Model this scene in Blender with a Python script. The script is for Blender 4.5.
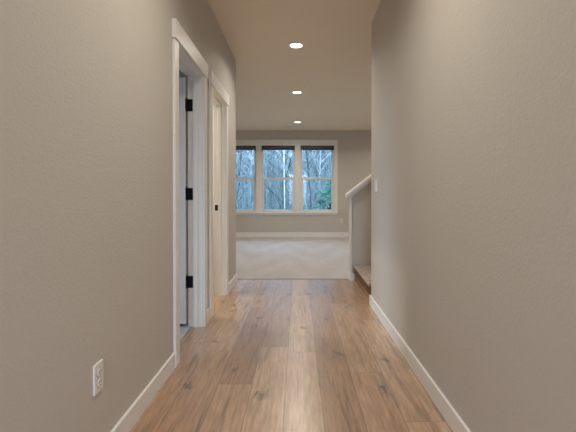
import bpy, bmesh, math, random
from mathutils import Vector, Matrix
from math import radians as R

scene = bpy.context.scene
for o in list(bpy.data.objects):
    bpy.data.objects.remove(o)
COL = scene.collection

# ------------------------------------------------------------------ camera
EYE = 1.06
F = 400.0                                   # focal length in pixels of a 576 wide frame
cam_data = bpy.data.cameras.new('camera')
cam_data.sensor_width = 36.0
cam_data.lens = 36.0 * F / 576
PITCH = 0.6                                 # degrees down
cam_data.shift_x = -10.0 / 576
cam_data.shift_y = (F * math.tan(R(PITCH)) - 20.0) / 576
cam_data.clip_end = 300
cam = bpy.data.objects.new('camera', cam_data)
cam.location = (0, 0, EYE)
cam.rotation_euler = (R(90 - PITCH), 0, 0)
COL.objects.link(cam)
scene.camera = cam

# ------------------------------------------------------------------ view + world
scene.view_settings.view_transform = 'Standard'
scene.view_settings.look = 'None'
scene.view_settings.gamma = 1
scene.view_settings.exposure = 0.06
scene.view_settings.use_curve_mapping = False
scene.cycles.max_bounces = 12
scene.cycles.diffuse_bounces = 6
scene.cycles.transparent_max_bounces = 16
scene.cycles.sample_clamp_indirect = 4.0

world = bpy.data.worlds.new('overcast_sky')
scene.world = world
world.use_nodes = True
wn = world.node_tree.nodes
wl = world.node_tree.links
for n in list(wn):
    wn.remove(n)
w_out = wn.new('ShaderNodeOutputWorld')
w_bg = wn.new('ShaderNodeBackground')
w_bg.inputs['Strength'].default_value = 1.0
w_tc = wn.new('ShaderNodeTexCoord')
w_sep = wn.new('ShaderNodeSeparateXYZ')
w_ramp = wn.new('ShaderNodeValToRGB')
w_ramp.color_ramp.elements[0].position = 0.0
w_ramp.color_ramp.elements[0].color = (0.38, 0.66, 0.92, 1)
w_ramp.color_ramp.elements[1].position = 0.5
w_ramp.color_ramp.elements[1].color = (6.0, 8.2, 11.0, 1)
w_mid = w_ramp.color_ramp.elements.new(0.135)
w_mid.color = (0.48, 0.76, 1.02, 1)
w_mid = w_ramp.color_ramp.elements.new(0.20)
w_mid.color = (6.0, 9.2, 14.0, 1)
wl.new(w_tc.outputs['Generated'], w_sep.inputs[0])
wl.new(w_sep.outputs['Z'], w_ramp.inputs[0])
# sky brightened on the unseen entry side, added as cool fill for near walls
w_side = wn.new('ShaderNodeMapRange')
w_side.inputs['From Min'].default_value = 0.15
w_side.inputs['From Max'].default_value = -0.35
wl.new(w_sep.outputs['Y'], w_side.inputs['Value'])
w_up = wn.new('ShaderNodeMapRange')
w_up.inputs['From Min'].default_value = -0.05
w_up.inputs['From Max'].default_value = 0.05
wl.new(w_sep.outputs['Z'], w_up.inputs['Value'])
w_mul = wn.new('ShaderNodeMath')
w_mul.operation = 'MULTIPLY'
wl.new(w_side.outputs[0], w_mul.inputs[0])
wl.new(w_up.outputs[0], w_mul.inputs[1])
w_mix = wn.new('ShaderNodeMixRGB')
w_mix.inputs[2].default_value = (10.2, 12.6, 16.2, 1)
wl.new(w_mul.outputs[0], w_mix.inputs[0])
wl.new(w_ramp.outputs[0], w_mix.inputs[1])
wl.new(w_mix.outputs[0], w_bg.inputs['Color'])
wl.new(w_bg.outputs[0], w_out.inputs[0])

LAMP = 11.6          # watts of every recessed ceiling light
LAMP_COL = (1.0, 0.92, 0.79)
CEIL = 2.73


def area(name, loc, rot, sx, sy, power, color, spread=180, portal=False):
    l = bpy.data.lights.new(name, 'AREA')
    l.shape = 'RECTANGLE'
    l.size, l.size_y = sx, sy
    l.energy = power
    l.color = color
    l.spread = R(spread)
    if portal:
        l.cycles.is_portal = True
    o = bpy.data.objects.new(name, l)
    o.location = loc
    o.rotation_euler = rot
    COL.objects.link(o)
    return o


# sky portals in the window openings (they only guide sky light)
area('sky_portal', (-0.31, 10.30, 1.53), (R(-90), 0, 0), 2.9, 1.7, 1, (1, 1, 1), portal=True)
area('sky_portal', (-4.32, 1.75, 1.50), (0, R(-90), 0), 1.4, 1.5, 1, (1, 1, 1), portal=True)
area('sky_portal', (0.0, -3.30, 1.45), (R(90), 0, 0), 1.1, 1.9, 1, (1, 1, 1), portal=True)


# ------------------------------------------------------------------ materials
def new_mat(name):
    m = bpy.data.materials.new(name)
    m.use_nodes = True
    return m, m.node_tree.nodes, m.node_tree.links, m.node_tree.nodes['Principled BSDF']


def plain(name, col, rough=0.5, metal=0.0, bump=None, emit=None):
    m, n, l, p = new_mat(name)
    p.inputs['Base Color'].default_value = (*col, 1)
    p.inputs['Roughness'].default_value = rough
    p.inputs['Metallic'].default_value = metal
    tc = n.new('ShaderNodeTexCoord')
    nz = n.new('ShaderNodeTexNoise')
    nz.inputs['Scale'].default_value = bump[0] if bump else 6.0
    nz.inputs['Detail'].default_value = 3
    l.new(tc.outputs['Object'], nz.inputs['Vector'])
    if bump:
        b = n.new('ShaderNodeBump')
        b.inputs['Strength'].default_value = bump[1]
        b.inputs['Distance'].default_value = bump[2]
        l.new(nz.outputs['Fac'], b.inputs['Height'])
        l.new(b.outputs[0], p.inputs['Normal'])
    mix = n.new('ShaderNodeMixRGB')
    mix.blend_type = 'MULTIPLY'
    mix.inputs[0].default_value = 0.05
    mix.inputs[1].default_value = (*col, 1)
    l.new(nz.outputs['Color'], mix.inputs[2])
    l.new(mix.outputs[0], p.inputs['Base Color'])
    if emit:
        p.inputs['Emission Color'].default_value = (*emit[0], 1)
        p.inputs['Emission Strength'].default_value = emit[1]
    return m


M = {}
M['wall'] = plain('beige_wall_paint', (0.58, 0.545, 0.50), 0.75, bump=(95, 0.6, 0.003))
M['ceiling'] = plain('ceiling_paint', (0.86, 0.765, 0.62), 0.85, bump=(60, 0.3, 0.003))
M['trim'] = plain('white_trim_paint', (0.84, 0.82, 0.79), 0.38)
M['door'] = plain('white_door_paint', (0.78, 0.79, 0.80), 0.4)
M['vinyl'] = plain('white_vinyl', (0.80, 0.80, 0.80), 0.4)
M['plate'] = plain('white_plastic', (0.82, 0.80, 0.77), 0.3)
M['slot'] = plain('dark_slot', (0.03, 0.028, 0.025), 0.6)
M['black'] = plain('black_metal', (0.012, 0.013, 0.018), 0.35, 0.6)
M['blind'] = plain('slate_blind', (0.06, 0.09, 0.12), 0.6)
M['nosing'] = plain('brown_stair_wood', (0.14, 0.068, 0.028), 0.7, bump=(30, 0.2, 0.002))
M['oak_riser'] = plain('oak_riser_wood', (0.40, 0.235, 0.13), 0.6, bump=(30, 0.2, 0.002))
M['lens'] = plain('frosted_lens', (0.9, 0.9, 0.9), 0.5, emit=((1.0, 0.95, 0.88), 6.0))
M['bark'] = plain('grey_bark', (0.018, 0.024, 0.03), 0.9, bump=(20, 0.5, 0.01))
M['pale_bark'] = plain('pale_bark', (0.30, 0.35, 0.37), 0.8, bump=(20, 0.4, 0.01))
M['twig'] = plain('twig_bark', (0.025, 0.035, 0.04), 0.9)
M['frost_twig'] = plain('light_twig_bark', (0.26, 0.30, 0.31), 0.9)
M['brush'] = plain('brush_bark', (0.075, 0.115, 0.12), 0.9)
M['green'] = plain('evergreen_needles', (0.012, 0.13, 0.075), 0.7)
M['siding'] = plain('exterior_siding', (0.4, 0.42, 0.42), 0.8)


def glass_mat():
    m, n, l, p = new_mat('window_glass')
    n.remove(p)
    out = n['Material Output']
    tr = n.new('ShaderNodeBsdfTransparent')
    tr.inputs[0].default_value = (0.95, 0.98, 1.0, 1)
    gl = n.new('ShaderNodeBsdfGlossy')
    gl.inputs['Roughness'].default_value = 0.02
    fr = n.new('ShaderNodeFresnel')
    fr.inputs[0].default_value = 1.35
    mx = n.new('ShaderNodeMixShader')
    l.new(fr.outputs[0], mx.inputs[0])
    l.new(tr.outputs[0], mx.inputs[1])
    l.new(gl.outputs[0], mx.inputs[2])
    l.new(mx.outputs[0], out.inputs['Surface'])
    return m


M['glass'] = glass_mat()


def math_node(n, l, op, a, b=None, c=None):
    x = n.new('ShaderNodeMath')
    x.operation = op
    for i, v in enumerate((a, b, c)):
        if v is None:
            continue
        if isinstance(v, (int, float)):
            x.inputs[i].default_value = v
        else:
            l.new(v, x.inputs[i])
    return x.outputs[0]


def oak_mat():
    m, n, l, p = new_mat('oak_plank_floor')
    tc = n.new('ShaderNodeTexCoord')
    sp = n.new('ShaderNodeSeparateXYZ')
    l.new(tc.outputs['Object'], sp.inputs[0])
    W, LEN = 0.19, 1.55
    xs = math_node(n, l, 'DIVIDE', math_node(n, l, 'ADD', sp.outputs['X'], 0.068), W)
    row = math_node(n, l, 'FLOOR', xs)
    fx = math_node(n, l, 'SUBTRACT', xs, row)
    wn1 = n.new('ShaderNodeTexWhiteNoise')
    wn1.noise_dimensions = '1D'
    l.new(row, wn1.inputs['W'])
    ys = math_node(n, l, 'ADD', math_node(n, l, 'DIVIDE', sp.outputs['Y'], LEN),
                   math_node(n, l, 'MULTIPLY', wn1.outputs['Value'], 7.3))
    pl = math_node(n, l, 'FLOOR', ys)
    fy = math_node(n, l, 'SUBTRACT', ys, pl)
    comb = n.new('ShaderNodeCombineXYZ')
    l.new(row, comb.inputs[0])
    l.new(pl, comb.inputs[1])
    wn2 = n.new('ShaderNodeTexWhiteNoise')
    wn2.noise_dimensions = '3D'
    l.new(comb.outputs[0], wn2.inputs['Vector'])
    rnd = wn2.outputs['Value']
    # seams
    ex = math_node(n, l, 'MULTIPLY', math_node(n, l, 'MINIMUM', fx, math_node(n, l, 'SUBTRACT', 1.0, fx)), W)
    ey = math_node(n, l, 'MULTIPLY', math_node(n, l, 'MINIMUM', fy, math_node(n, l, 'SUBTRACT', 1.0, fy)), LEN)
    edge = math_node(n, l, 'MINIMUM', ex, ey)
    seam = n.new('ShaderNodeMapRange')
    seam.inputs['From Min'].default_value = 0.0006
    seam.inputs['From Max'].default_value = 0.0024
    l.new(edge, seam.inputs['Value'])
    # grain coordinates: every plank gets its own slice of noise
    gz = math_node(n, l, 'MULTIPLY', rnd, 57.0)
    gc = n.new('ShaderNodeCombineXYZ')
    l.new(math_node(n, l, 'MULTIPLY', sp.outputs['X'], 1.0), gc.inputs[0])
    l.new(math_node(n, l, 'MULTIPLY', sp.outputs['Y'], 0.085), gc.inputs[1])
    l.new(gz, gc.inputs[2])
    g1 = n.new('ShaderNodeTexNoise')            # fine fibres
    g1.inputs['Scale'].default_value = 70
    g1.inputs['Detail'].default_value = 4
    g1.inputs['Roughness'].default_value = 0.65
    l.new(gc.outputs[0], g1.inputs['Vector'])
    g2 = n.new('ShaderNodeTexNoise')            # broad figure
    g2.inputs['Scale'].default_value = 13
    g2.inputs['Detail'].default_value = 3
    g2.inputs['Distortion'].default_value = 1.1
    l.new(gc.outputs[0], g2.inputs['Vector'])
    wv = n.new('ShaderNodeTexWave')             # cathedral lines
    wv.wave_type = 'BANDS'
    wv.bands_direction = 'X'
    wv.inputs['Scale'].default_value = 9
    wv.inputs['Distortion'].default_value = 9
    wv.inputs['Detail'].default_value = 2
    wv.inputs['Detail Scale'].default_value = 0.8
    l.new(gc.outputs[0], wv.inputs['Vector'])
    # knots
    kc = n.new('ShaderNodeCombineXYZ')
    l.new(math_node(n, l, 'MULTIPLY', sp.outputs['X'], 4.6), kc.inputs[0])
    l.new(math_node(n, l, 'MULTIPLY', sp.outputs['Y'], 2.3), kc.inputs[1])
    l.new(gz, kc.inputs[2])
    wob = n.new('ShaderNodeTexNoise')
    wob.inputs['Scale'].default_value = 4.5
    wob.inputs['Detail'].default_value = 5
    l.new(kc.outputs[0], wob.inputs['Vector'])
    kadd = n.new('ShaderNodeVectorMath')
    kadd.operation = 'MULTIPLY_ADD'
    l.new(wob.outputs['Color'], kadd.inputs[0])
    kadd.inputs[1].default_value = (0.75, 0.45, 0.0)
    l.new(kc.outputs[0], kadd.inputs[2])
    vo = n.new('ShaderNodeTexVoronoi')
    vo.voronoi_dimensions = '2D'
    vo.inputs['Scale'].default_value = 1.0
    l.new(kadd.outputs[0], vo.inputs['Vector'])
    kn = n.new('ShaderNodeMapRange')
    kn.inputs['From Min'].default_value = 0.0
    kn.inputs['From Max'].default_value = 0.14
    l.new(vo.outputs['Distance'], kn.inputs['Value'])
    # only some of the cells carry a knot
    pick = math_node(n, l, 'GREATER_THAN', n_sep(n, l, vo.outputs['Color']), 0.45)
    knot = math_node(n, l, 'MAXIMUM', kn.outputs[0], math_node(n, l, 'SUBTRACT', 1.0, pick))
    # colour
    base = n.new('ShaderNodeValToRGB')
    e = base.color_ramp.elements
    e[0].position = 0.0
    e[0].color = (0.26, 0.135, 0.066, 1)
    e[1].position = 1.0
    e[1].color = (0.58, 0.395, 0.26, 1)
    k = base.color_ramp.elements.new(0.5)
    k.color = (0.415, 0.235, 0.125, 1)
    mixv = math_node(n, l, 'ADD', math_node(n, l, 'MULTIPLY', rnd, 0.62),
                     math_node(n, l, 'MULTIPLY', g2.outputs['Fac'], 0.5))
    l.new(mixv, base.inputs[0])
    fib = n.new('ShaderNodeMapRange')
    fib.inputs['From Min'].default_value = 0.3
    fib.inputs['From Max'].default_value = 0.7
    fib.inputs['To Min'].default_value = 0.66
    fib.inputs['To Max'].default_value = 1.25
    l.new(g1.outputs['Fac'], fib.inputs['Value'])
    g3 = n.new('ShaderNodeTexNoise')            # dark mineral streaks
    g3.inputs['Scale'].default_value = 20
    g3.inputs['Detail'].default_value = 5
    g3.inputs['Roughness'].default_value = 0.6
    g3.inputs['Distortion'].default_value = 0.3
    l.new(gc.outputs[0], g3.inputs['Vector'])
    sk = n.new('ShaderNodeMapRange')
    sk.inputs['From Min'].default_value = 0.53
    sk.inputs['From Max'].default_value = 0.68
    sk.inputs['To Min'].default_value = 1.0
    sk.inputs['To Max'].default_value = 0.58
    l.new(g3.outputs['Fac'], sk.inputs['Value'])
    wmm = n.new('ShaderNodeMapRange')
    wmm.inputs['To Min'].default_value = 0.96
    wmm.inputs['To Max'].default_value = 1.03
    l.new(wv.outputs['Fac'], wmm.inputs['Value'])
    wm = n.new('ShaderNodeMath')
    wm.operation = 'MULTIPLY'
    l.new(wmm.outputs[0], wm.inputs[0])
    l.new(sk.outputs[0], wm.inputs[1])
    km = n.new('ShaderNodeMapRange')
    km.inputs['To Min'].default_value = 0.18
    km.inputs['To Max'].default_value = 1.0
    l.new(knot, km.inputs['Value'])
    sm = n.new('ShaderNodeMapRange')
    sm.inputs['To Min'].default_value = 0.35
    sm.inputs['To Max'].default_value = 1.0
    l.new(seam.outputs[0], sm.inputs['Value'])
    f = math_node(n, l, 'MULTIPLY', math_node(n, l, 'MULTIPLY', fib.outputs[0], wm.outputs[0]),
                  math_node(n, l, 'MULTIPLY', km.outputs[0], sm.outputs[0]))
    vm = n.new('ShaderNodeVectorMath')
    vm.operation = 'SCALE'
    l.new(base.outputs[0], vm.inputs[0])
    l.new(f, vm.inputs['Scale'])
    l.new(vm.outputs[0], p.inputs['Base Color'])
    rg = n.new('ShaderNodeMapRange')
    rg.inputs['To Min'].default_value = 0.36
    rg.inputs['To Max'].default_value = 0.48
    l.new(g1.outputs['Fac'], rg.inputs['Value'])
    l.new(rg.outputs[0], p.inputs['Roughness'])
    p.inputs['Specular IOR Level'].default_value = 0.6
    p.inputs['Coat Weight'].default_value = 0.85
    p.inputs['Coat Roughness'].default_value = 0.27
    p.inputs['Coat IOR'].default_value = 2.0
    bp = n.new('ShaderNodeBump')
    bp.inputs['Strength'].default_value = 0.25
    bp.inputs['Distance'].default_value = 0.002
    hh = math_node(n, l, 'ADD', math_node(n, l, 'MULTIPLY', g1.outputs['Fac'], 0.3), seam.outputs[0])
    l.new(hh, bp.inputs['Height'])
    l.new(bp.outputs[0], p.inputs['Normal'])
    return m


def n_sep(n, l, colour):
    s = n.new('ShaderNodeSeparateColor')
    l.new(colour, s.inputs[0])
    return s.outputs[0]


M['oak'] = oak_mat()


def carpet_mat(name, c0, c1, streak=True):
    m, n, l, p = new_mat(name)
    tc = n.new('ShaderNodeTexCoord')
    # brushed pile: broad slanted strokes left by a vacuum
    sp = n.new('ShaderNodeSeparateXYZ')
    l.new(tc.outputs['Object'], sp.inputs[0])
    wob = n.new('ShaderNodeTexNoise')
    wob.inputs['Scale'].default_value = 1.3
    wob.inputs['Detail'].default_value = 3
    l.new(tc.outputs['Object'], wob.inputs['Vector'])
    tri = math_node(n, l, 'PINGPONG', math_node(n, l, 'ADD', sp.outputs['X'], math_node(n, l, 'MULTIPLY', wob.outputs['Fac'], 0.45)), 0.55)
    yy = math_node(n, l, 'ADD', math_node(n, l, 'MULTIPLY', sp.outputs['Y'], 0.5), math_node(n, l, 'MULTIPLY', tri, 1.5))
    st = math_node(n, l, 'SINE', math_node(n, l, 'MULTIPLY', yy, 8.5))
    fine = n.new('ShaderNodeTexNoise')
    fine.inputs['Scale'].default_value = 170
    fine.inputs['Detail'].default_value = 2
    l.new(tc.outputs['Object'], fine.inputs['Vector'])
    mid = n.new('ShaderNodeTexNoise')
    mid.inputs['Scale'].default_value = 9 if streak else 38
    mid.inputs['Detail'].default_value = 4
    l.new(tc.outputs['Object'], mid.inputs['Vector'])
    fac = math_node(n, l, 'ADD', math_node(n, l, 'MULTIPLY', st, 0.12 if streak else 0.0),
                    math_node(n, l, 'ADD', math_node(n, l, 'MULTIPLY', mid.outputs['Fac'], 0.7) if streak else math_node(n, l, 'MULTIPLY', math_node(n, l, 'SUBTRACT', mid.outputs['Fac'], 0.35), 2.2),
                              math_node(n, l, 'MULTIPLY', fine.outputs['Fac'], 0.3)))
    mix = n.new('ShaderNodeMixRGB')
    mix.inputs[1].default_value = (*c0, 1)
    mix.inputs[2].default_value = (*c1, 1)
    l.new(fac, mix.inputs[0])
    l.new(mix.outputs[0], p.inputs['Base Color'])
    p.inputs['Roughness'].default_value = 0.95
    p.inputs['Sheen Weight'].default_value = 0.3
    b = n.new('ShaderNodeBump')
    b.inputs['Strength'].default_value = 0.6
    b.inputs['Distance'].default_value = 0.006
    l.new(fine.outputs['Fac'], b.inputs['Height'])
    l.new(b.outputs[0], p.inputs['Normal'])
    return m


M['carpet'] = carpet_mat('pale_carpet', (0.38, 0.355, 0.345), (0.60, 0.575, 0.58))
M['stair_carpet'] = carpet_mat('stair_carpet', (0.22, 0.15, 0.11), (0.60, 0.50, 0.43), streak=False)


def hill_mat():
    m, n, l, p = new_mat('forest_floor')
    tc = n.new('ShaderNodeTexCoord')
    nz = n.new('ShaderNodeTexNoise')
    nz.inputs['Scale'].default_value = 1.6
    nz.inputs['Detail'].default_value = 8
    nz.inputs['Roughness'].default_value = 0.7
    l.new(tc.outputs['Object'], nz.inputs['Vector'])
    r = n.new('ShaderNodeValToRGB')
    r.color_ramp.elements[0].position = 0.38
    r.color_ramp.elements[0].color = (0.012, 0.025, 0.025, 1)
    r.color_ramp.elements[1].position = 0.62
    r.color_ramp.elements[1].color = (0.05, 0.09, 0.085, 1)
    l.new(nz.outputs['Fac'], r.inputs[0])
    l.new(r.outputs[0], p.inputs['Base Color'])
    p.inputs['Roughness'].default_value = 0.95
    return m


M['hill'] = hill_mat()


# ------------------------------------------------------------------ mesh helpers
def box(bm, x0, x1, y0, y1, z0, z1, bevel=0.0, seg=1):
    r = bmesh.ops.create_cube(bm, size=1.0)
    vs = r['verts']
    for v in vs:
        v.co = Vector((x0 + (v.co.x + .5) * (x1 - x0), y0 + (v.co.y + .5) * (y1 - y0), z0 + (v.co.z + .5) * (z1 - z0)))
    if bevel > 0:
        es = list({e for v in vs for e in v.link_edges})
        bmesh.ops.bevel(bm, geom=es, offset=bevel, segments=seg, affect='EDGES', profile=0.5)


def prism(bm, pts, axis, a0, a1):
    """extrude the 2-D polygon pts along axis ('x','y','z') from a0 to a1"""
    def P(u, v, a):
        return {'z': (u, v, a), 'y': (u, a, v), 'x': (a, u, v)}[axis]
    lo = [bm.verts.new(P(u, v, a0)) for u, v in pts]
    hi = [bm.verts.new(P(u, v, a1)) for u, v in pts]
    fs = [bm.faces.new(lo), bm.faces.new(hi)]
    k = len(pts)
    for i in range(k):
        fs.append(bm.faces.new((lo[i], lo[(i + 1) % k], hi[(i + 1) % k], hi[i])))
    bmesh.ops.recalc_face_normals(bm, faces=fs)


def lathe(bm, prof, c, seg=40, axis='z'):
    """revolve (r, h) pairs around an axis through c"""
    rings = []
    for r, h in prof:
        ring = []
        for i in range(seg):
            a = 2 * math.pi * i / seg
            u, v = r * math.cos(a), r * math.sin(a)
            d = {'z': (u, v, h), 'x': (h, u, v), 'y': (u, h, v)}[axis]
            ring.append(bm.verts.new((c[0] + d[0], c[1] + d[1], c[2] + d[2])))
        rings.append(ring)
    fs = []
    for a, b in zip(rings, rings[1:]):
        for i in range(seg):
            fs.append(bm.faces.new((a[i], a[(i + 1) % seg], b[(i + 1) % seg], b[i])))
    fs.append(bm.faces.new(rings[0]))
    fs.append(bm.faces.new(rings[-1]))
    bmesh.ops.recalc_face_normals(bm, faces=fs)


def tube(bm, p, q, r0, r1, seg=5):
    p, q = Vector(p), Vector(q)
    d = (q - p).normalized()
    u = d.orthogonal().normalized()
    w = d.cross(u)
    a = [bm.verts.new(p + r0 * (math.cos(t) * u + math.sin(t) * w)) for t in [2 * math.pi * i / seg for i in range(seg)]]
    b = [bm.verts.new(q + r1 * (math.cos(t) * u + math.sin(t) * w)) for t in [2 * math.pi * i / seg for i in range(seg)]]
    for i in range(seg):
        bm.faces.new((a[i], a[(i + 1) % seg], b[(i + 1) % seg], b[i]))


def obj(name, bm, mat, parent=None, smooth=False):
    me = bpy.data.meshes.new(name)
    bm.to_mesh(me)
    bm.free()
    me.materials.append(mat)
    if smooth:
        for p in me.polygons:
            p.use_smooth = True
    o = bpy.data.objects.new(name, me)
    COL.objects.link(o)
    if parent is not None:
        o.parent = parent
    return o


def mk(name, mat, boxes, parent=None, bevel=0.0, seg=1):
    bm = bmesh.new()
    off = Vector((0, 0, 0))
    if parent is not None:
        off = parent.location
    for b in boxes:
        box(bm, b[0] - off.x, b[1] - off.x, b[2] - off.y, b[3] - off.y, b[4] - off.z, b[5] - off.z, bevel, seg)
    return obj(name, bm, mat, parent)


def struct(o, label=None):
    o['kind'] = 'structure'
    if label:
        o['label'] = label
    return o


def empty(name, loc=(0, 0, 0)):
    o = bpy.data.objects.new(name, None)
    o.location = loc
    COL.objects.link(o)
    return o


def tag(o, label, cat, group=None):
    o['label'] = label
    o['category'] = cat
    if group:
        o['group'] = group
    return o


def dup(root, loc, label=None):
    r = root.copy()
    COL.objects.link(r)
    r.location = loc
    if label:
        r['label'] = label
    for ch in list(root.children):
        c = ch.copy()
        COL.objects.link(c)
        c.parent = r
        for g in list(ch.children):
            d = g.copy()
            COL.objects.link(d)
            d.parent = c
    return r


def bullnose(corner, sx, sy, r=0.014, k=4):
    """arc points rounding a right-angled corner; sx, sy point into the solid"""
    cx, cy = corner[0] + sx * r, corner[1] + sy * r
    pts = []
    for i in range(k + 1):
        a = (math.pi / 2) * i / k
        pts.append((cx - sx * r * math.cos(a), cy - sy * r * math.sin(a)))
    return pts       # starts on the x face, ends on the y face


# ------------------------------------------------------------------ structure
XL, XR, WT = -0.77, 0.71, 0.115
YB = -3.2                       # back end of the hall
YL, YR = 4.97, 3.89             # ends of the left and right hall walls
YF = 10.2                       # far wall
RX0, RX1 = -4.3, 3.4
D1 = (2.458, 2.538, 3.232, 3.317)     # casing outer, inner, inner, outer
D2 = (3.46, 3.545, 4.245, 4.33)
HD = 2.046

# floors
bm = bmesh.new()
prism(bm, [(-0.862, YB - .12), (XR + 0.06, YB - .12), (XR + 0.06, YR), (0.80, YR), (0.80, 5.0), (0.70, 5.0), (0.70, 5.08), (XL, 5.08), (XL, 5.0),
           (-0.862, 5.0)], 'z', -0.05, 0.0)
struct(obj('floor', bm, M['oak']), 'oak plank hall floor')
struct(mk('floor_carpet', M['carpet'], [(RX0, RX1, 5.08, YF, -0.05, 0.008)]), 'pale vacuumed carpet of the far room')
struct(mk('floor_bedroom', M['carpet'], [(-4.3, -0.862, 0.5, 3.36, -0.05, 0.008)]), 'pale carpet of the side room')
struct(mk('floor_closet', M['oak'], [(-2.9, -0.862, 3.40, 4.97, -0.05, 0.0)]))

# ceiling (with the opening of the stairwell)
struct(mk('ceiling', M['ceiling'], [
    (RX0, 1.7, YB - .12, YF, CEIL, CEIL + .12), (1.7, RX1 + .1, YB - .12, YR, CEIL, CEIL + .12),
    (1.7, RX1 + .1, 5.12, YF, CEIL, CEIL + .12)]))
struct(mk('wall_stairwell', M['wall'], [
    (1.6, 3.5, 3.77, 3.89, CEIL + .12, 5.0), (1.6, 3.5, 5.12, 5.24, CEIL + .12, 5.0),
    (1.6, 1.7, 3.89, 5.12, CEIL + .12, 5.0), (3.4, 3.5, 3.89, 5.12, CEIL + .12, 5.0), (1.6, 3.5, 3.77, 5.24, 5.0, 5.1)]))

# left hall wall with its two door openings, rounded drywall corner at its end
bm = bmesh.new()
box(bm, XL - WT, XL, YB, D1[1] - .014, 0, CEIL)
box(bm, XL - WT, XL, D1[1] - .014, D1[2] + .014, HD, CEIL)
box(bm, XL - WT, XL, D1[2] + .014, D2[1] - .014, 0, CEIL)
box(bm, XL - WT, XL, D2[1] - .014, D2[2] + .014, HD, CEIL)
c = bullnose((XL, YL), -1, -1)
prism(bm, [(XL - WT, D2[2] + .014), (XL, D2[2] + .014)] + c + [(RX0, YL), (RX0, YL - WT), (XL - WT, YL - WT)], 'z', 0, CEIL)
w = struct(obj('wall_left', bm, M['wall']), 'beige textured left hall wall')
# right hall wall and its return along the stairs
bm = bmesh.new()
c = bullnose((XR, YR), 1, -1)
prism(bm, [(XR, YB)] + c + [(RX1, YR), (RX1, YR - WT), (XR + WT, YR - WT), (XR + WT, YB)], 'z', 0, CEIL)
struct(obj('wall_right', bm, M['wall']), 'beige textured right hall wall')
# end of the hall behind the viewer with an opening added to admit daylight
struct(mk('wall_back', M['wall'], [
    (XL - WT, -0.55, YB - .12, YB, 0, CEIL), (0.55, XR + WT, YB - .12, YB, 0, CEIL), (-0.55, 0.55, YB - .12, YB, 2.4, CEIL),
    (-0.55, 0.55, YB - .12, YB, 0, 0.5)]))
# walls of the side rooms
struct(mk('wall_bedroom', M['wall'], [
    (-4.42, -4.3, 0.5, 1.05, 0, CEIL), (-4.42, -4.3, 2.45, 3.36, 0, CEIL),
    (-4.42, -4.3, 1.05, 2.45, 0, 0.75), (-4.42, -4.3, 1.05, 2.45, 2.25, CEIL),
    (-4.3, XL - WT, 0.4, 0.5, 0, CEIL), (-4.3, XL - WT, 3.33, 3.42, 0, CEIL)]))
struct(mk('wall_closet', M['wall'], [(-3.0, -2.9, 3.42, YL - WT, 0, CEIL)]))
# far room
WX0, WX1, WZ0, WZ1 = -1.93, 0.945, 0.63, 2.36
struct(mk('wall_far', M['wall'], [
    (RX0 - .12, WX0, YF, YF + .16, 0, CEIL), (WX1, RX1 + .12, YF, YF + .16, 0, CEIL),
    (WX0, WX1, YF, YF + .16, 0, WZ0), (WX0, WX1, YF, YF + .16, WZ1, CEIL)]), 'beige far wall around the windows')
struct(mk('wall_far_left', M['wall'], [(RX0 - .12, RX0, YL - WT, YF, 0, CEIL)]))
struct(mk('wall_far_right', M['wall'], [(RX1, RX1 + .12, YR - WT, YF, 0, CEIL)]))

# knee wall beside the stairs
SL = 0.76


def cap_z(x):
    return 1.087 + SL * (x - 0.608)


bm = bmesh.new()
prism(bm, [(0.675, 0), (RX1, 0), (RX1, cap_z(2.85) - .075), (2.85, cap_z(2.85) - .075), (0.675, cap_z(0.675) - .035)], 'y', 5.0, 5.12)
kw = struct(obj('wall_stair', bm, M['wall']), 'low sloping stair wall')
bm = bmesh.new()
box(bm, 0.652, 0.675, 4.988, 5.132, 0, cap_z(0.66) - .04, 0.002)
struct(obj('trim_stair_end', bm, M['trim'], kw))
bm = bmesh.new()
prism(bm, [(0.608, cap_z(0.608) - .042), (0.608, cap_z(0.608)), (2.87, cap_z(2.87)), (2.87, cap_z(2.87) - .042)], 'y', 4.955, 5.165)
bmesh.ops.bevel(bm, geom=list(bm.edges), offset=.003, segments=1, affect='EDGES')
prism(bm, [(0.652, cap_z(0.652) - .082), (0.652, cap_z(0.652) - .040), (2.85, cap_z(2.85) - .040), (2.85, cap_z(2.85) - .082)], 'y', 4.98, 5.0)
struct(obj('trim_stair_cap', bm, M['trim'], kw), 'white sloping cap')


# baseboards: boards with a small rounded top edge
def base_profile(h, t):
    return [(0, 0), (t, 0), (t, h - .0015), (t - .0015, h), (0, h)]


def base_y(bm, x, side, y0, y1, h=.093, t=.013):
    prism(bm, [(x + side * u, v) for u, v in base_profile(h, t)], 'y', y0, y1)


def base_x(bm, y, side, x0, x1, h=.093, t=.013):
    prism(bm, [(y + side * u, v) for u, v in base_profile(h, t)], 'x', x0, x1)


bm = bmesh.new()
base_y(bm, XL, 1, YB, D1[0])
base_y(bm, XL, 1, D1[3], D2[0])
base_y(bm, XL, 1, D2[3], YL + .014)
base_x(bm, YL, 1, RX0, XL + .014)
struct(obj('baseboard_left', bm, M['trim']), 'white baseboard')
bm = bmesh.new()
base_y(bm, XR, -1, YB, YR + .014)
struct(obj('baseboard_right', bm, M['trim']), 'white baseboard')
bm = bmesh.new()
base_x(bm, YF, -1, RX0, RX1, h=.13, t=.016)
struct(obj('baseboard_far', bm, M['trim']), 'white baseboard')
bm = bmesh.new()
base_x(bm, 4.988, -1, 0.652, 0.70, t=.012)
base_y(bm, 0.652, -1, 4.976, 5.136, t=.006)
base_x(bm, 5.12, 1, 0.652, RX1)
struct(obj('baseboard_stair', bm, M['trim']), 'white baseboard')


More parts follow.
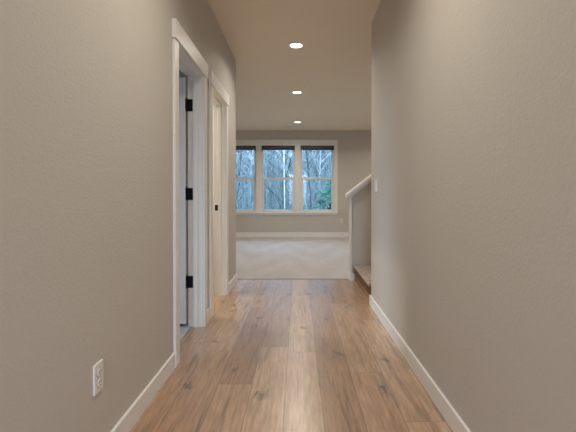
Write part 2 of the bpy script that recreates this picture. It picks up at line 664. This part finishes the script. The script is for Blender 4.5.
# ------------------------------------------------------------------ door frames and doors on the left
def door_frame(n, D, jamb_name_far='jamb'):
    a, b, c_, d = D
    root = struct(mk('trim_%d' % n, M['trim'], [                       # casing legs
        (XL, XL + .018, a, b, 0, 2.028), (XL, XL + .018, c_, d, 0, 2.028)], bevel=.002), 'white painted door casing')
    struct(mk('head_casing', M['trim'], [(XL, XL + .027, a - .010, d + .010, 2.028, 2.145)], root, bevel=.002))
    ji, jo = b + .005, c_ - .005
    struct(mk('jamb', M['trim'], [
        (XL - WT - .002, XL, ji - .019, ji, 0, 2.045), (XL - WT - .002, XL, jo, jo + .019, 0, 2.045),
        (XL - WT - .002, XL, ji, jo, 2.026, 2.045)], root))
    struct(mk('door_stop', M['trim'], [
        (XL - WT + .040, XL - WT + .074, ji, ji + .011, 0, 2.026), (XL - WT + .040, XL - WT + .074, jo - .011, jo, 0, 2.026),
        (XL - WT + .040, XL - WT + .074, ji + .011, jo - .011, 2.015, 2.026)], root, bevel=.0015))
    # casing on the room side
    struct(mk('room_casing', M['trim'], [
        (XL - WT - .018, XL - WT, a, b, 0, 2.028), (XL - WT - .018, XL - WT, c_ + .02, d, 0, 2.028),
        (XL - WT - .025, XL - WT, a, d, 2.028, 2.145)], root, bevel=.002))
    return root


t1 = door_frame(1, D1)
t2 = door_frame(2, D2)
# strike plate in the far jamb of the second doorway
struct(mk('strike_plate', M['black'], [(XL - WT + .004, XL - WT + .036, 4.2385, 4.2400, .905, .965)], t2))
struct(mk('strike_hole', M['slot'], [(XL - WT + .012, XL - WT + .028, 4.2380, 4.2390, .920, .948)], t2))


def door_leaf(n, pivot, near):
    """a two panel door standing open into its room, hinged at pivot; near = it lies on the near side of its plane"""
    px, py = pivot
    s = -1 if near else 1
    y0, y1 = sorted((py, py + s * .035))
    W = 0.685
    x1, x0 = px - .004, px - .004 - W
    root = struct(empty('door_%d' % n, (px, py, 0)), 'white painted door standing open into the side room')
    st = .115
    parts = [(x0, x0 + st, y0, y1, .035, 2.004), (x1 - st, x1, y0, y1, .035, 2.004),
             (x0 + st, x1 - st, y0, y1, .035, .25), (x0 + st, x1 - st, y0, y1, 1.87, 2.004),
             (x0 + st, x1 - st, y0, y1, .90, 1.03),
             (x0 + st, x1 - st, y0 + .01, y1 - .01, .25, .90), (x0 + st, x1 - st, y0 + .01, y1 - .01, 1.03, 1.87)]
    struct(mk('door_leaf', M['door'], parts, root, bevel=.0015))
    bm = bmesh.new()
    lathe(bm, [(.033, 0), (.033, .006), (.012, .010), (.012, .035), (.027, .045), (.030, .058), (.022, .070), (.002, .073)],
          (x0 + .06 - px, -.0, .96), 20, 'y')
    if near:
        for v in bm.verts:
            v.co.y = -.035 - v.co.y
    else:
        for v in bm.verts:
            v.co.y = .035 + v.co.y
    bmesh.ops.recalc_face_normals(bm, faces=list(bm.faces))
    struct(obj('door_knob', bm, M['black'], root, True))
    for z in (.366, 1.076, 1.79):
        bm = bmesh.new()
        lathe(bm, [(.0065, z - .052), (.0065, z + .052)], (-.001, s * .003, 0), 12)
        lathe(bm, [(.004, z + .052), (.0055, z + .056), (.002, z + .062)], (-.001, s * .003, 0), 12)
        # jamb plate and leaf plate
        if near:
            box(bm, .001, .055, -.0022, .0006, z - .048, z + .048)
            box(bm, -.0042, -.0022, -.033, 0, z - .048, z + .048)
        else:
            box(bm, .001, .055, -.0006, .0022, z - .048, z + .048)
            box(bm, -.0042, -.0022, 0, .033, z - .048, z + .048)
        for dz in (-.03, 0, .03):
            lathe(bm, [(.004, -.0038), (.004, -.002)] if near else [(.004, .002), (.004, .0038)], (.026, 0, z + dz), 8, 'y')
        struct(obj('hinge', bm, M['black'], root), 'black metal hinge')
    return root


door_leaf(1, (XL - WT - .010, 3.227), True)
door_leaf(2, (XL - WT - .005, 3.550), False)


# ------------------------------------------------------------------ far windows
CW = 0.995           # window spacing
centres = [-0.505 - CW, -0.505, -0.505 + CW]
HW = 0.433            # half clear width between casings
Z0, Z1 = 0.645, 2.345
ZM = 1.505
for i, cx in enumerate(centres):
    root = struct(empty('window_%d' % (i + 1), (cx, YF + .07, Z0)), 'white double hung window onto the woods')
    def wb(nm, mat, bl, bev=.002):
        return struct(mk(nm, mat, bl, root, bevel=bev))
    y0, y1 = YF + .055, YF + .125
    wb('window_frame', M['vinyl'], [(cx - HW, cx - HW + .03, y0, y1, Z0, Z1), (cx + HW - .03, cx + HW, y0, y1, Z0, Z1),
                                    (cx - HW + .03, cx + HW - .03, y0, y1, Z0, Z0 + .03), (cx - HW + .03, cx + HW - .03, y0, y1, Z1 - .025, Z1)])
    a, b = cx - HW + .03, cx + HW - .03
    # upper sash (outer), lower sash (inner)
    s = .018
    wb('upper_sash', M['vinyl'], [(a, a + s, y0 + .035, y1 - .01, ZM, Z1 - .025), (b - s, b, y0 + .035, y1 - .01, ZM, Z1 - .025),
                                  (a + s, b - s, y0 + .035, y1 - .01, ZM - .005, ZM + .035), (a + s, b - s, y0 + .035, y1 - .01, Z1 - .045, Z1 - .025)], .001)
    s = .042
    wb('lower_sash', M['vinyl'], [(a, a + s, y0 + .005, y0 + .034, Z0 + .03, ZM + .02), (b - s, b, y0 + .005, y0 + .034, Z0 + .03, ZM + .02),
                                  (a + s, b - s, y0 + .005, y0 + .034, ZM - .03, ZM + .02), (a + s, b - s, y0 + .005, y0 + .034, Z0 + .03, Z0 + .072)], .001)
    wb('upper_pane', M['glass'], [(a + .01, b - .01, y0 + .048, y0 + .052, ZM + .02, Z1 - .03)], 0)
    wb('lower_pane', M['glass'], [(a + .03, b - .03, y0 + .018, y0 + .022, Z0 + .06, ZM - .01)], 0)
    wb('sash_lock', M['vinyl'], [(cx - .03, cx + .03, y0 + .008, y0 + .03, ZM + .02, ZM + .034)])

# casing around the three windows
x0, x1 = centres[0] - HW, centres[2] + HW
boxes = [(x0 - .085, x1 + .085, YF - .020, YF + .0, Z1, 2.49), (x0 - .085, x0, YF - .018, YF, Z0, Z1), (x1, x1 + .085, YF - .018, YF, Z0, Z1)]
for k in range(2):
    boxes.append((centres[k] + HW, centres[k + 1] - HW, YF - .018, YF + .14, Z0, Z1))
# reveals
boxes += [(x0 - .02, x0, YF, YF + .14, Z0, Z1), (x1, x1 + .02, YF, YF + .14, Z0, Z1), (x0, x1, YF, YF + .14, Z1, Z1 + .015)]
t3 = struct(mk('trim_3', M['trim'], boxes, bevel=.002), 'white window casing')
struct(mk('window_stool', M['trim'], [(x0 - .10, x1 + .10, YF - .045, YF + .13, Z0 - .022, Z0)], t3, bevel=.004))
struct(mk('window_apron', M['trim'], [(x0 - .085, x1 + .085, YF - .018, YF, Z0 - .075, Z0 - .022)], t3, bevel=.002))

# raised blinds
blind_labels = ['raised dark slate blind at the top of the window nearest the left hall wall',
                'raised dark slate blind at the top of the middle window',
                'raised dark slate blind at the top of the right-hand window']
for i, cx in enumerate(centres):
    root = empty('window_blind', (cx, YF + .035, Z1 - .03))
    tag(root, blind_labels[i], 'blind', 'raised window blinds')
    mk('head_rail', M['blind'], [(cx - HW + .012, cx + HW - .012, YF + .012, YF + .050, Z1 - .045, Z1 - .002)], root, bevel=.002)
    mk('blind_stack', M['blind'], [(cx - HW + .016, cx + HW - .016, YF + .014, YF + .048, Z1 - .050 - .0075 * (k + 1), Z1 - .0515 - .0075 * k) for k in range(6)], root)
    mk('bottom_rail', M['blind'], [(cx - HW + .014, cx + HW - .014, YF + .012, YF + .050, Z1 - .113, Z1 - .097)], root, bevel=.002)

# side room window; entry glazing added out of view to light the near hall
r = struct(empty('window_4', (-4.36, 1.75, .75)))
struct(mk('window_frame', M['vinyl'], [(-4.40, -4.33, 1.05, 1.10, .75, 2.25), (-4.40, -4.33, 2.40, 2.45, .75, 2.25), (-4.40, -4.33, 1.10, 2.40, .75, .80),
                                       (-4.40, -4.33, 1.10, 2.40, 2.20, 2.25), (-4.40, -4.33, 1.73, 1.77, .80, 2.20)], r))
struct(mk('window_pane', M['glass'], [(-4.372, -4.368, 1.10, 2.40, .80, 2.20)], r))
r = struct(empty('window_5', (0, YB - .06, .5)))
struct(mk('window_frame', M['vinyl'], [(-.55, -.50, YB - .09, YB - .03, .5, 2.4), (.50, .55, YB - .09, YB - .03, .5, 2.4),
                                       (-.50, .50, YB - .09, YB - .03, .5, .55), (-.50, .50, YB - .09, YB - .03, 2.35, 2.4)], r))
struct(mk('window_pane', M['glass'], [(-.50, .50, YB - .062, YB - .058, .55, 2.35)], r))

# ------------------------------------------------------------------ staircase
RISE, RUN = .19, .25
sx = .715
root = empty('staircase', (sx, 4.445, 0))
tag(root, 'carpeted staircase with wood fronted bottom step rising to the right behind the hall wall', 'stairs')
ys0, ys1 = YR + .016, 4.972
for k in range(10):
    xa = sx + k * RUN
    top = RISE * (k + 1)
    xb = xa + RUN
    if k == 0:
        mk('riser', M['oak_riser'], [(sx, sx + .02, ys0, ys1, 0, .10)], root)['label'] = 'oak riser board'
        mk('nosing', M['nosing'], [(.692, sx + .02, ys0, ys1, .10, .178)], root, bevel=.004)['label'] = 'dark brown step edge'
        mk('tread', M['stair_carpet'], [(.690, xb, ys0, ys1, .178, .20)], root, bevel=.006, seg=2)
        mk('step_base', M['nosing'], [(sx + .02, xb, ys0, ys1, 0, .178)], root)
    else:
        mk('riser', M['stair_carpet'], [(xa, xa + .02, ys0, ys1, top - RISE + .01, top - .02)], root)
        mk('tread', M['stair_carpet'], [(xa - .025, xb, ys0, ys1, top - .03, top + .01)], root, bevel=.008, seg=2)
        mk('step_base', M['nosing'], [(xa + .02, xb, ys0, ys1, max(0, top - .45), top - .03)], root)

# ------------------------------------------------------------------ ceiling lights
fix = empty('ceiling_light', (0, 0, CEIL))
bm = bmesh.new()
lathe(bm, [(.066, -.001), (.092, -.001), (.092, -.004), (.086, -.008), (.072, -.007), (.066, -.004)], (0, 0, 0), 48)
# drop the caps of the ring so that it is open in the middle
bmesh.ops.delete(bm, geom=[f for f in bm.faces if len(f.verts) > 4], context='FACES')
obj('trim_ring', bm, M['trim'], fix, True)
bm = bmesh.new()
lathe(bm, [(.0665, -.001), (.0665, -.0035), (.055, -.005), (.001, -.0055)], (0, 0, 0), 48)
ln = obj('lens', bm, M['lens'], fix, True)
ln['label'] = 'glowing white lens'
ld = bpy.data.lights.new('lamp', 'AREA')
ld.shape = 'DISK'
ld.size = .125
ld.energy = LAMP
ld.color = LAMP_COL
ld.spread = R(150)
lo = bpy.data.objects.new('lamp', ld)
lo.location = (0, 0, -.007)
lo.parent = fix
COL.objects.link(lo)
tag(fix, 'round recessed ceiling light nearest the viewer', 'ceiling light', 'recessed ceiling lights')
fix.location = (-.02, 4.45, CEIL)
dup(fix, (-.016, 6.46, CEIL), 'round recessed ceiling light, middle of the row of three')
dup(fix, (-.01, 9.05, CEIL), 'round recessed ceiling light nearest the windows')
dup(fix, (-.02, 1.75, CEIL), 'round recessed ceiling light ahead of the viewer, before the first doorway')
dup(fix, (-.02, -.7, CEIL), 'unseen round ceiling light added above the viewer')  # this and the next: added behind the view to light the hall
dup(fix, (-.02, -2.3, CEIL), 'unseen round ceiling light added by the entry')
dup(fix, (-2.9, 8.95, CEIL), 'unseen ceiling light added to brighten the far room, left of the window row')  # from here to the stairs one: unseen fixtures added as far room fill
dup(fix, (-2.9, 6.42, CEIL), 'unseen ceiling light added to brighten the far room, behind the left hall wall')
dup(fix, (2.3, 8.95, CEIL), 'unseen ceiling light added to brighten the far room, right of the window row')
dup(fix, (2.3, 6.7, CEIL), 'unseen ceiling light added to brighten the far room, behind the stairs')
cl = dup(fix, (-1.7, 4.15, CEIL), 'round recessed ceiling light inside the closet')
for ch in cl.children:
    if ch.type == 'LIGHT':
        ch.data = ch.data.copy()
        ch.data.energy = LAMP * 2.2
        ch.data.color = (1.0, 0.95, 0.74)

# ceiling vent by the windows
v = empty('ceiling_vent', (-.25, 9.66, CEIL))
tag(v, 'white slotted ceiling vent just before the far wall', 'vent')
vb = (-.40, -.10, 9.60, 9.72)
mk('frame', M['ceiling'], [(vb[0], vb[1], vb[2], vb[2] + .015, CEIL - .006, CEIL), (vb[0], vb[1], vb[3] - .015, vb[3], CEIL - .006, CEIL),
                        (vb[0], vb[0] + .015, vb[2], vb[3], CEIL - .006, CEIL), (vb[1] - .015, vb[1], vb[2], vb[3], CEIL - .006, CEIL)], v, bevel=.001)
mk('backing', M['slot'], [(vb[0] + .01, vb[1] - .01, vb[2] + .01, vb[3] - .01, CEIL - .002, CEIL)], v)
mk('slats', M['ceiling'], [(vb[0] + .02 + .022 * k, vb[0] + .036 + .022 * k, vb[2] + .012, vb[3] - .012, CEIL - .006, CEIL - .002) for k in range(12)], v)


# ------------------------------------------------------------------ outlets and switch
def outlet(loc, rot, label):
    """duplex outlet built facing -y, then turned"""
    root = empty('wall_outlet', loc)
    root.rotation_euler = (0, 0, rot)
    tag(root, label, 'outlet')
    bm = bmesh.new()
    box(bm, -.035, .035, -.009, 0, -.057, .057, .003, 2)
    obj('cover_plate', bm, M['plate'], root)
    for s in (1, -1):
        bm = bmesh.new()
        lathe(bm, [(.0172, -.009), (.0172, -.0115), (.0155, -.0125), (.001, -.0125)], (0, 0, s * .0195), 24, 'y')
        f = obj('receptacle', bm, M['plate'], root)
        bm = bmesh.new()
        box(bm, -.0075, -.0050, -.0129, -.0120, s * .0195 - .001, s * .0195 + .008)
        box(bm, .0050, .0075, -.0129, -.0120, s * .0195 - .001, s * .0195 + .008)
        lathe(bm, [(.0027, -.0129), (.0027, -.0120)], (0, 0, s * .0195 - .009), 10, 'y')
        obj('slots', bm, M['slot'], f)
        bm = bmesh.new()                        # dark recess around the receptacle
        lathe(bm, [(.0186, -.0086), (.0186, -.0093)], (0, 0, s * .0195), 24, 'y')
        obj('recess', bm, M['slot'], f)
    bm = bmesh.new()
    lathe(bm, [(.003, -.009), (.003, -.0105), (.0015, -.011)], (0, 0, 0), 12, 'y')
    obj('screw', bm, M['plate'], root)
    return root


outlet((XL, 1.525, .366), R(90), 'white duplex outlet low on the left hall wall near the viewer')
outlet((1.11, YF, .425), 0, 'small white outlet on the far wall right of the windows')

sw = empty('light_switch', (XR, 3.62, 1.155))
sw.rotation_euler = (0, 0, R(-90))
tag(sw, 'white two gang light switch on the right hall wall at its end', 'switch')
bm = bmesh.new()
box(bm, -.058, .058, -.0065, 0, -.057, .057, .0028, 2)
obj('cover_plate', bm, M['plate'], sw)
for s in (-1, 1):
    bm = bmesh.new()
    box(bm, s * .023 - .0165, s * .023 + .0165, -.009, -.006, -.033, .033, .0012)
    obj('rocker', bm, M['plate'], sw)

# ------------------------------------------------------------------ outdoors
rnd = random.Random(12)


def ground_z(x, y):
    if y < 13:
        b = -.55
    else:
        b = -.55 + (y - 13) * .085 + max(0, y - 22) * .045
    return b + .18 * math.sin(x * .7 + y * .33) + .12 * math.sin(x * 1.7 - y * .6)


bm = bmesh.new()
NX, NY = 70, 60
grid = []
for j in range(NY + 1):
    y = YF + .5 + j * (48 - YF) / NY
    row = []
    for i in range(NX + 1):
        x = -28 + 56 * i / NX
        row.append(bm.verts.new((x, y, ground_z(x, y))))
    grid.append(row)
for j in range(NY):
    for i in range(NX):
        bm.faces.new((grid[j][i], grid[j][i + 1], grid[j + 1][i + 1], grid[j + 1][i]))
g = struct(obj('hillside', bm, M['hill'], None, True), 'brushy wooded slope beyond the windows')
g.name = 'ground'
struct(mk('ground_front', M['hill'], [(-30, 30, -25, YF + .5, -.75, -.55)]))


def grow(bm, p, d, r, length, depth, rng, tips=None, thin=.62):
    """recursive bare branch"""
    steps = 3
    for s in range(steps):
        nd = (d + Vector((rng.uniform(-.16, .16), rng.uniform(-.16, .16), rng.uniform(-.05, .13)))).normalized()
        q = p + nd * (length / steps)
        r2 = r * .86
        tube(bm, p, q, r, r2, 4)
        if depth > 0:
            for k in range(1 if s == 0 else 2):
                az = rng.uniform(0, 2 * math.pi)
                side = Vector((math.cos(az), math.sin(az), rng.uniform(.1, .9))).normalized()
                bd = (nd * .55 + side * .75).normalized()
                grow(bm, q.copy(), bd, r2 * .5, length * rng.uniform(.45, .7), depth - 1, rng)
        p, d, r = q, nd, r2


def bare_tree(seed, height, r, bark, twig, lean=.05, wander=.05):
    rng = random.Random(seed)
    root = empty('bare_tree')
    bm = bmesh.new()
    bb = bmesh.new()
    p = Vector((0, 0, -.3))
    d = Vector((rng.uniform(-lean, lean), rng.uniform(-lean, lean), 1)).normalized()
    n = 12
    for i in range(n):
        nd = (d + Vector((rng.uniform(-wander, wander), rng.uniform(-wander, wander), 0))).normalized()
        q = p + nd * height / n
        r2 = r * (1 - .8 * (i + 1) / n)
        tube(bm, p, q, r * (1 - .8 * i / n), r2, 7)
        if i > 0:
            for k in range(rng.choice((1, 2, 2))):
                az = rng.uniform(0, 2 * math.pi)
                bd = Vector((math.cos(az), math.sin(az), rng.uniform(.2, 1.3))).normalized()
                grow(bb, q.copy(), bd, max(.012, r2 * .45), height * rng.uniform(.10, .20), 2, rng)
        p, d = q, nd
    bmesh.ops.remove_doubles(bm, verts=bm.verts, dist=1e-5)
    obj('trunk', bm, M[bark], root, True)
    obj('branches', bb, M[twig], root)
    return root


protos = [bare_tree(1, 9.0, .07, 'bark', 'twig'), bare_tree(2, 7.5, .05, 'bark', 'frost_twig', .12),
          bare_tree(3, 6.0, .030, 'frost_twig', 'frost_twig', .15), bare_tree(4, 10.0, .09, 'bark', 'twig', .08)]
for o in protos:
    tag(o, 'bare winter tree among the many in the woods beyond the windows', 'tree', 'bare trees beyond the windows')
spots = []
for k in range(150):
    y = 14.5 + 26 * (k / 150.0) ** .8
    span = y / 10.2
    x = rnd.uniform(-1.9 * span - .6, 1.0 * span + 1.2)
    spots.append((x, y))
used = set()
for k, (x, y) in enumerate(spots):
    i = k % 4
    loc = (x, y, ground_z(x, y))
    if i not in used:
        used.add(i)
        t = protos[i]
        t.location = loc
    else:
        t = dup(protos[i], loc)
    t.rotation_euler = (0, 0, rnd.uniform(0, 6.28))
    sc = rnd.uniform(.75, 1.15)
    t.scale = (sc, sc, sc)

# one pale slim trunk standing in front of the others, seen in the middle window
pt = bare_tree(9, 9.0, .026, 'pale_bark', 'twig', .0, .008)
pt.location = (-.43, 13.3, ground_z(-.43, 13.3))
tag(pt, 'slim pale trunked tree standing upright in the middle window', 'tree')

# evergreen at the right-hand window
et = empty('evergreen_tree', (1.10, 13.8, ground_z(1.10, 13.8)))
tag(et, 'small green evergreen tree seen in the lower right-hand window', 'tree')
bm = bmesh.new()
tube(bm, (0, 0, -.2), (0.02, 0, 2.35), .06, .01, 8)
obj('trunk', bm, M['bark'], et, True)
bm = bmesh.new()
rng = random.Random(5)
for lv in range(15):
    h = .35 + lv * .135
    L = .58 if lv < 11 else .58 - .10 * (lv - 10)
    for k in range(11):
        a = rng.uniform(0, 6.28)
        dirv = Vector((math.cos(a), math.sin(a), -.22 + rng.uniform(-.15, .15)))
        p0 = Vector((0, 0, h + rng.uniform(-.05, .05)))
        LL = L * rng.uniform(.65, 1.1)
        tube(bm, p0, p0 + dirv * LL, .012, .004, 3)
        side = dirv.cross(Vector((0, 0, 1))).normalized()
        nn = max(4, int(LL / .045))
        for j in range(nn):
            t_ = (j + 1) / nn
            q = p0 + dirv * LL * t_
            w_ = .17 * (1.15 - t_)
            for s in (-1, 1):
                tip = q + side * s * w_ + dirv * .05 + Vector((0, 0, rng.uniform(-.06, .02)))
                m_ = (q + tip) / 2
                wv_ = dirv.normalized() * .02
                a_ = bm.verts.new(q); b_ = bm.verts.new(m_ + wv_); c_ = bm.verts.new(tip); d_ = bm.verts.new(m_ - wv_)
                bm.faces.new((a_, b_, c_, d_))
obj('foliage', bm, M['green'], et)

# undergrowth: uncountable thin twigs covering the slope
bm = bmesh.new()
rng = random.Random(21)
for k in range(3400):
    y = rng.uniform(13.0, 32)
    span = y / 10.2
    x = rng.uniform(-2.3 * span, 1.3 * span + .5)
    z = ground_z(x, y)
    p = Vector((x, y, z - .05))
    d = Vector((rng.uniform(-.3, .3), rng.uniform(-.3, .3), 1)).normalized()
    L = rng.uniform(.6, 1.4) if k % 3 else rng.uniform(1.5, 3.8)
    r = rng.uniform(.007, .017)
    q = p + d * L * .5
    d2 = (d + Vector((rng.uniform(-.25, .25), 0, 0))).normalized()
    q2 = q + d2 * L * .5
    tube(bm, p, q, r, r * .8, 3)
    tube(bm, q, q2, r * .8, r * .4, 3)
    for j in range(4):
        a = p + d * L * rng.uniform(.3, .9)
        e = (d + Vector((rng.uniform(-.9, .9), rng.uniform(-.9, .9), 0))).normalized()
        tube(bm, a, a + e * L * .35, r * .6, .003, 3)
br = obj('undergrowth', bm, M['brush'])
br['kind'] = 'stuff'
br['label'] = 'bare twiggy undergrowth covering the wooded slope'
br['category'] = 'undergrowth'
